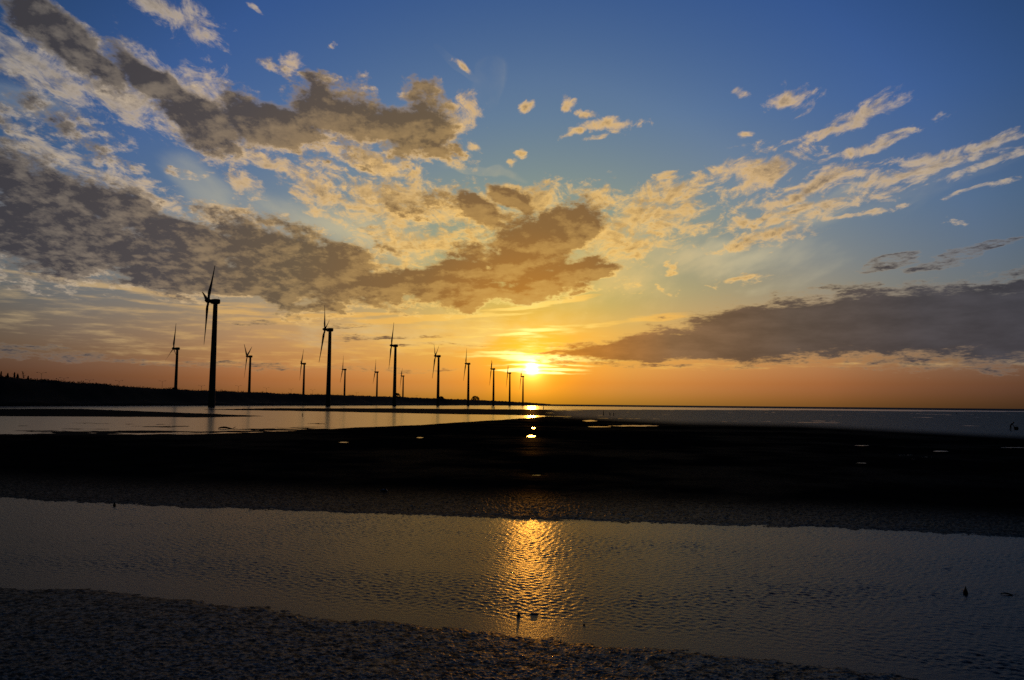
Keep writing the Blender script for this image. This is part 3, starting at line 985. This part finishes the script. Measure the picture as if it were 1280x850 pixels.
LAMPS = [(52, 465.5, 'double armed street lamp on the embankment, first from the left'), (80, 472, 'double armed street lamp behind the scrub, second from the left'), (112, 474.5, 'double armed street lamp, third from the left along the embankment'), (149, 475.5, 'double armed street lamp left of the leftmost turbine, fourth along the embankment'),
         (203, 476, 'double armed street lamp just left of the leftmost turbine foot'), (252, 481.5, 'double armed street lamp just left of the tallest turbine tower'), (298, 481.8, 'double armed street lamp between the tallest turbine and the V bladed one'),
         (333, 484.5, 'double armed street lamp midway between the V bladed turbine and the slim one'), (364, 486, 'double armed street lamp just left of the slim turbine'), (391, 487, 'double armed street lamp just left of the second tallest turbine'),
         (446, 490.5, 'double armed street lamp between the two small turbines of the back row'), (521, 494, 'double armed street lamp between the smallest turbine and the fourth tallest')]
lamp0 = make_lamp()
for i, (lx, ly, lab) in enumerate(LAMPS):
    t = lamp0 if i == 0 else copy_tree(lamp0)
    base = crest_at(lx, 1.15)
    dist = math.hypot(base.x, base.y)
    top = at_dist(lx, ly, dist)
    t.location = (top.x, top.y, top.z - 9.9)
    t.rotation_euler = (0, 0, -math.atan2(top.x, top.y) + random.uniform(-.5, .5))
    tag(t, lab, 'street lamp', 'street lamps along the embankment road')

# ------------------------------------------------------------------ small things on the flats
def gz_at(p):
    z_, _w = ground(np.array([p.x]), np.array([p.y]))
    return float(z_[0])


STAKES = [(754.3, 519.3, 6.0, 0.05, 'tallest wooden stake on the wet flat right of the sun'), (762.5, 519.6, 4.0, -.06, 'short wooden stake just right of the tallest stake'),
          (767, 519.6, 3.6, .08, 'short leaning wooden stake, rightmost of the cluster on the wet flat'), (679.3, 511.3, 3.6, .03, 'wooden stake in the bright water just right of the sun reflection'),
          (615.0, 510.6, 3.2, -.1, 'wooden stake in the shallow water under the turbine third from the sun'), (617.6, 511.2, 2.2, .15, 'stub of a wooden stake beside another in the shallow water'),
          (378.0, 520.3, 3.4, 0.0, 'wooden stake in the lagoon below the slim turbine')]
for sx, sy, hpx, lean, lab in STAKES:
    p = at(sx, sy)
    k = p.length / FPX
    h = hpx * k
    r_ = max(0.05, 0.45 * k)
    s = Shape()
    s.tube([(0, 0, -0.4), (lean * h * .5, 0, h * .5), (lean * h * 1.1, .02, h)], [r_ * 1.1, r_, r_ * .75], 9)
    o = s.obj('stake', M_wood)
    o.location = p
    tag(o, lab, 'stake', 'wooden stakes in the shallows')


def rock(name, px_, py_, wpx, hpx, lab, cat, seed, sharp=0.0):
    p = at(px_, py_)
    k = (p - cam.location).length / FPX
    w, h = wpx * k / 2, hpx * k
    V, F = [], []
    nu, nv = 22, 12
    for j in range(nv + 1):
        e = math.pi * j / nv
        for i in range(nu):
            a = 2 * math.pi * i / nu
            n = Vector((math.sin(e) * math.cos(a), math.sin(e) * math.sin(a), math.cos(e)))
            f = 1 + 0.30 * mnoise.noise(n * 1.7 + Vector((seed, 0, 0))) + 0.12 * mnoise.noise(n * 5 + Vector((0, seed, 0)))
            zf = n.z
            taper = 1.0 - sharp * max(0, zf) ** 0.8
            V.append((n.x * w * f * taper, n.y * w * f * taper * .8, zf * h * f * (1.0 if zf > 0 else .4)))
    for j in range(nv):
        for i in range(nu):
            a, b = j * nu + i, j * nu + (i + 1) % nu
            F.append((a, a + nu, b + nu, b))
    o = mesh_obj(name, V, F, M_stone)
    o.location = (p.x, p.y, gz_at(p) if gz_at(p) > 0 else 0.0)
    return tag(o, lab, cat)


rock('stone', 1207, 742, 5.6, 7.6, 'pointed dark stone standing out of the stream at the right', 'stone', 3.3, .75)
rock('stone', 648, 769.5, 4.6, 3.3, 'small dark stone in the golden sun glitter of the stream', 'stone', 8.1, .2)
rock('stone', 667.5, 767.5, 11, 1.4, 'flat dark stone low in the glitter beside the small one', 'stone', 5.2, .1)
rock('stone', 143, 632.2, 3.4, 3.2, 'round dark stone at the far edge of the stream on the left', 'stone', 1.4, .1)
rock('pebble', 730, 781.3, 3.0, 1.6, 'tiny wet pebble near the foreground mud edge right of the glitter', 'pebble', 2.9, .1)
rock('stone', 480, 616, 10, 3.0, 'low dark stone on the muddy bank across the stream', 'stone', 6.6, .1)


def driftwood(px_, py_, lpx, lab, branch=True, seed=1):
    p = at(px_, py_)
    k = (p - cam.location).length / FPX
    L = lpx * k
    r_ = L * 0.045
    random.seed(seed)
    s = Shape()
    pts = [(L * (q / 7 - .5), random.uniform(-.03, .03) * L, r_ * .7 + 0.05 * L * math.sin(q * .8)) for q in range(8)]
    s.tube(pts, [r_ * f for f in (.5, .9, 1.1, 1.0, .9, .7, .5, .2)], 9)
    o = s.obj('driftwood', M_wood)
    o.location = (p.x, p.y, max(0.0, gz_at(p)))
    o.rotation_euler = (0, 0, -math.atan2(p.x, p.y) + .12)
    if branch:
        s = Shape()
        s.tube([(L * .28, 0, r_), (L * .33, .02 * L, L * .07), (L * .40, .03 * L, L * .11)], [r_ * .5, r_ * .35, r_ * .12], 7)
        s.obj('branch', M_wood, o)
    tag(o, lab, 'driftwood')


driftwood(285, 536, 22, 'dark driftwood log with an upright branch lying in the lagoon', True, 4)
driftwood(1262, 743.5, 16, 'curved dark driftwood lying low in the stream at the right edge', True, 9)

# ------------------------------------------------------------------ person gathering shellfish on the far flat, with a round basket
M_cloth = material('dark_clothing', (0.012, 0.013, 0.018), 0.85, 0.1, var=(6, (0.018, 0.018, 0.022)))
M_skin = material('skin', (0.20, 0.11, 0.075), 0.6, 0.3, bump=(30, 0.002), var=(10, (0.17, 0.09, 0.06)))
M_hair = material('hair', (0.010, 0.009, 0.008), 0.6, 0.3, bump=(40, 0.005), var=(20, (0.016, 0.013, 0.011)))
M_straw = material('basket_weave', (0.05, 0.038, 0.022), 0.8, 0.15, bump=(30, 0.02), var=(22, (0.03, 0.024, 0.015)))


def skin_body(name, joints, bones, mat, parent=None, root=0, levels=2):
    """joints: (x, y, z, radius); grown into one continuous surface"""
    me = bpy.data.meshes.new(name)
    me.from_pydata([j[:3] for j in joints], bones, [])
    o = link(bpy.data.objects.new(name, me))
    md = o.modifiers.new('skin', 'SKIN')
    md.use_smooth_shade = True
    for v, j in zip(me.skin_vertices[0].data, joints):
        v.radius = (j[3], j[3]) if not isinstance(j[3], tuple) else j[3]
    me.skin_vertices[0].data[root].use_root = True
    sub = o.modifiers.new('sub', 'SUBSURF')
    sub.levels = sub.render_levels = levels
    dg = bpy.context.evaluated_depsgraph_get()
    me2 = bpy.data.meshes.new_from_object(o.evaluated_get(dg))
    me2.name = name
    me2.materials.clear()
    me2.materials.append(mat)
    bpy.data.objects.remove(o)
    bpy.data.meshes.remove(me)
    return link(bpy.data.objects.new(name, me2), parent)


pp = at(1263.5, 538.2)
H = 1.0
J = [(0, 0, .86, .15), (0, .02, .90, .14),                                            # pelvis
     (.09, 0, .84, .10), (.11, -.10, .47, .062), (.11, .02, .08, .042), (.12, -.12, .03, .035),
     (-.09, 0, .84, .10), (-.12, .06, .46, .062), (-.12, .16, .08, .042), (-.13, .02, .03, .035),
     (0, -.08, 1.05, .135), (0, -.24, 1.22, .145), (0, -.34, 1.31, .10), (0, -.41, 1.36, .055), (0, -.46, 1.42, .075), (0, -.49, 1.50, .090), (0, -.50, 1.58, .060),
     (.17, -.30, 1.27, .065), (.22, -.38, 1.00, .046), (.18, -.50, .78, .034), (.17, -.53, .70, .034),
     (-.17, -.30, 1.27, .065), (-.24, -.34, 1.00, .046), (-.20, -.44, .77, .034), (-.19, -.47, .69, .034)]
B = [(0, 1), (0, 2), (2, 3), (3, 4), (4, 5), (0, 6), (6, 7), (7, 8), (8, 9), (1, 10), (10, 11), (11, 12), (12, 13), (13, 14), (14, 15), (15, 16), (12, 17), (17, 18), (18, 19), (19, 20), (12, 21), (21, 22), (22, 23), (23, 24)]
for hand in (20, 24):
    x0, y0, z0, _r = J[hand]
    for f in range(5):
        n0 = len(J)
        off = (f - 2) * .018
        ln = (.05, .075, .085, .078, .06)[f]
        J.append((x0 + off, y0 - .02, z0 - ln * .5, .010))
        J.append((x0 + off * 1.1, y0 - .012, z0 - ln, .008))
        B.append((hand, n0))
        B.append((n0, n0 + 1))
body = skin_body('person', J, B, M_cloth)
body.location = (pp.x, pp.y, max(gz_at(pp), 0) - .01)
body.rotation_euler = (0, 0, R(60))
tag(body, 'person in dark clothes stooping over the wet flat beside a round basket', 'person')
s = Shape()
s.tube([(0, -.46, 1.40), (0, -.485, 1.46), (0, -.50, 1.52), (0, -.505, 1.58), (0, -.50, 1.625)], [.07, .098, .102, .088, .03], 14)
s.obj('hair', M_hair, body)
s = Shape()
s.tube([(0, -.555, 1.40), (0, -.575, 1.45), (0, -.585, 1.50)], [.035, .052, .045], 10)
s.tube([(0, -.60, 1.475), (0, -.645, 1.452)], [.016, .013], 8)
s.obj('face', M_skin, body)

pb = at(1270.3, 537.6)
root = empty('basket', (pb.x, pb.y, max(gz_at(pb), 0)))
s = Shape()
s.tube([(0, 0, .0), (0, 0, .12), (0, 0, .35), (0, 0, .55), (0, 0, .62), (0, 0, .55), (0, 0, .3)], [.26, .34, .40, .36, .33, .30, .28], 18)
s.obj('bowl', M_straw, root)
s = Shape()
s.tube([(.34 * math.cos(a), 0, .58 + .26 * math.sin(a)) for a in np.linspace(0, math.pi, 9)], [.02] * 9, 7)
s.obj('handle', M_straw, root)
tag(root, 'round dark basket standing on the wet flat beside the person', 'basket')

# a second figure far out, seen only as a small dark shape
pq = at(1196.5, 519.2)
sc = 1.0
q = body.copy()
link(q)
q.location = (pq.x, pq.y, max(gz_at(pq), 0) - .01)
q.rotation_euler = (0, 0, R(-80))
for ch in list(body.children):
    c = ch.copy()
    link(c)
    c.parent = q
tag(q, 'tiny dark figure of a person bending far out on the flat near the horizon', 'person')
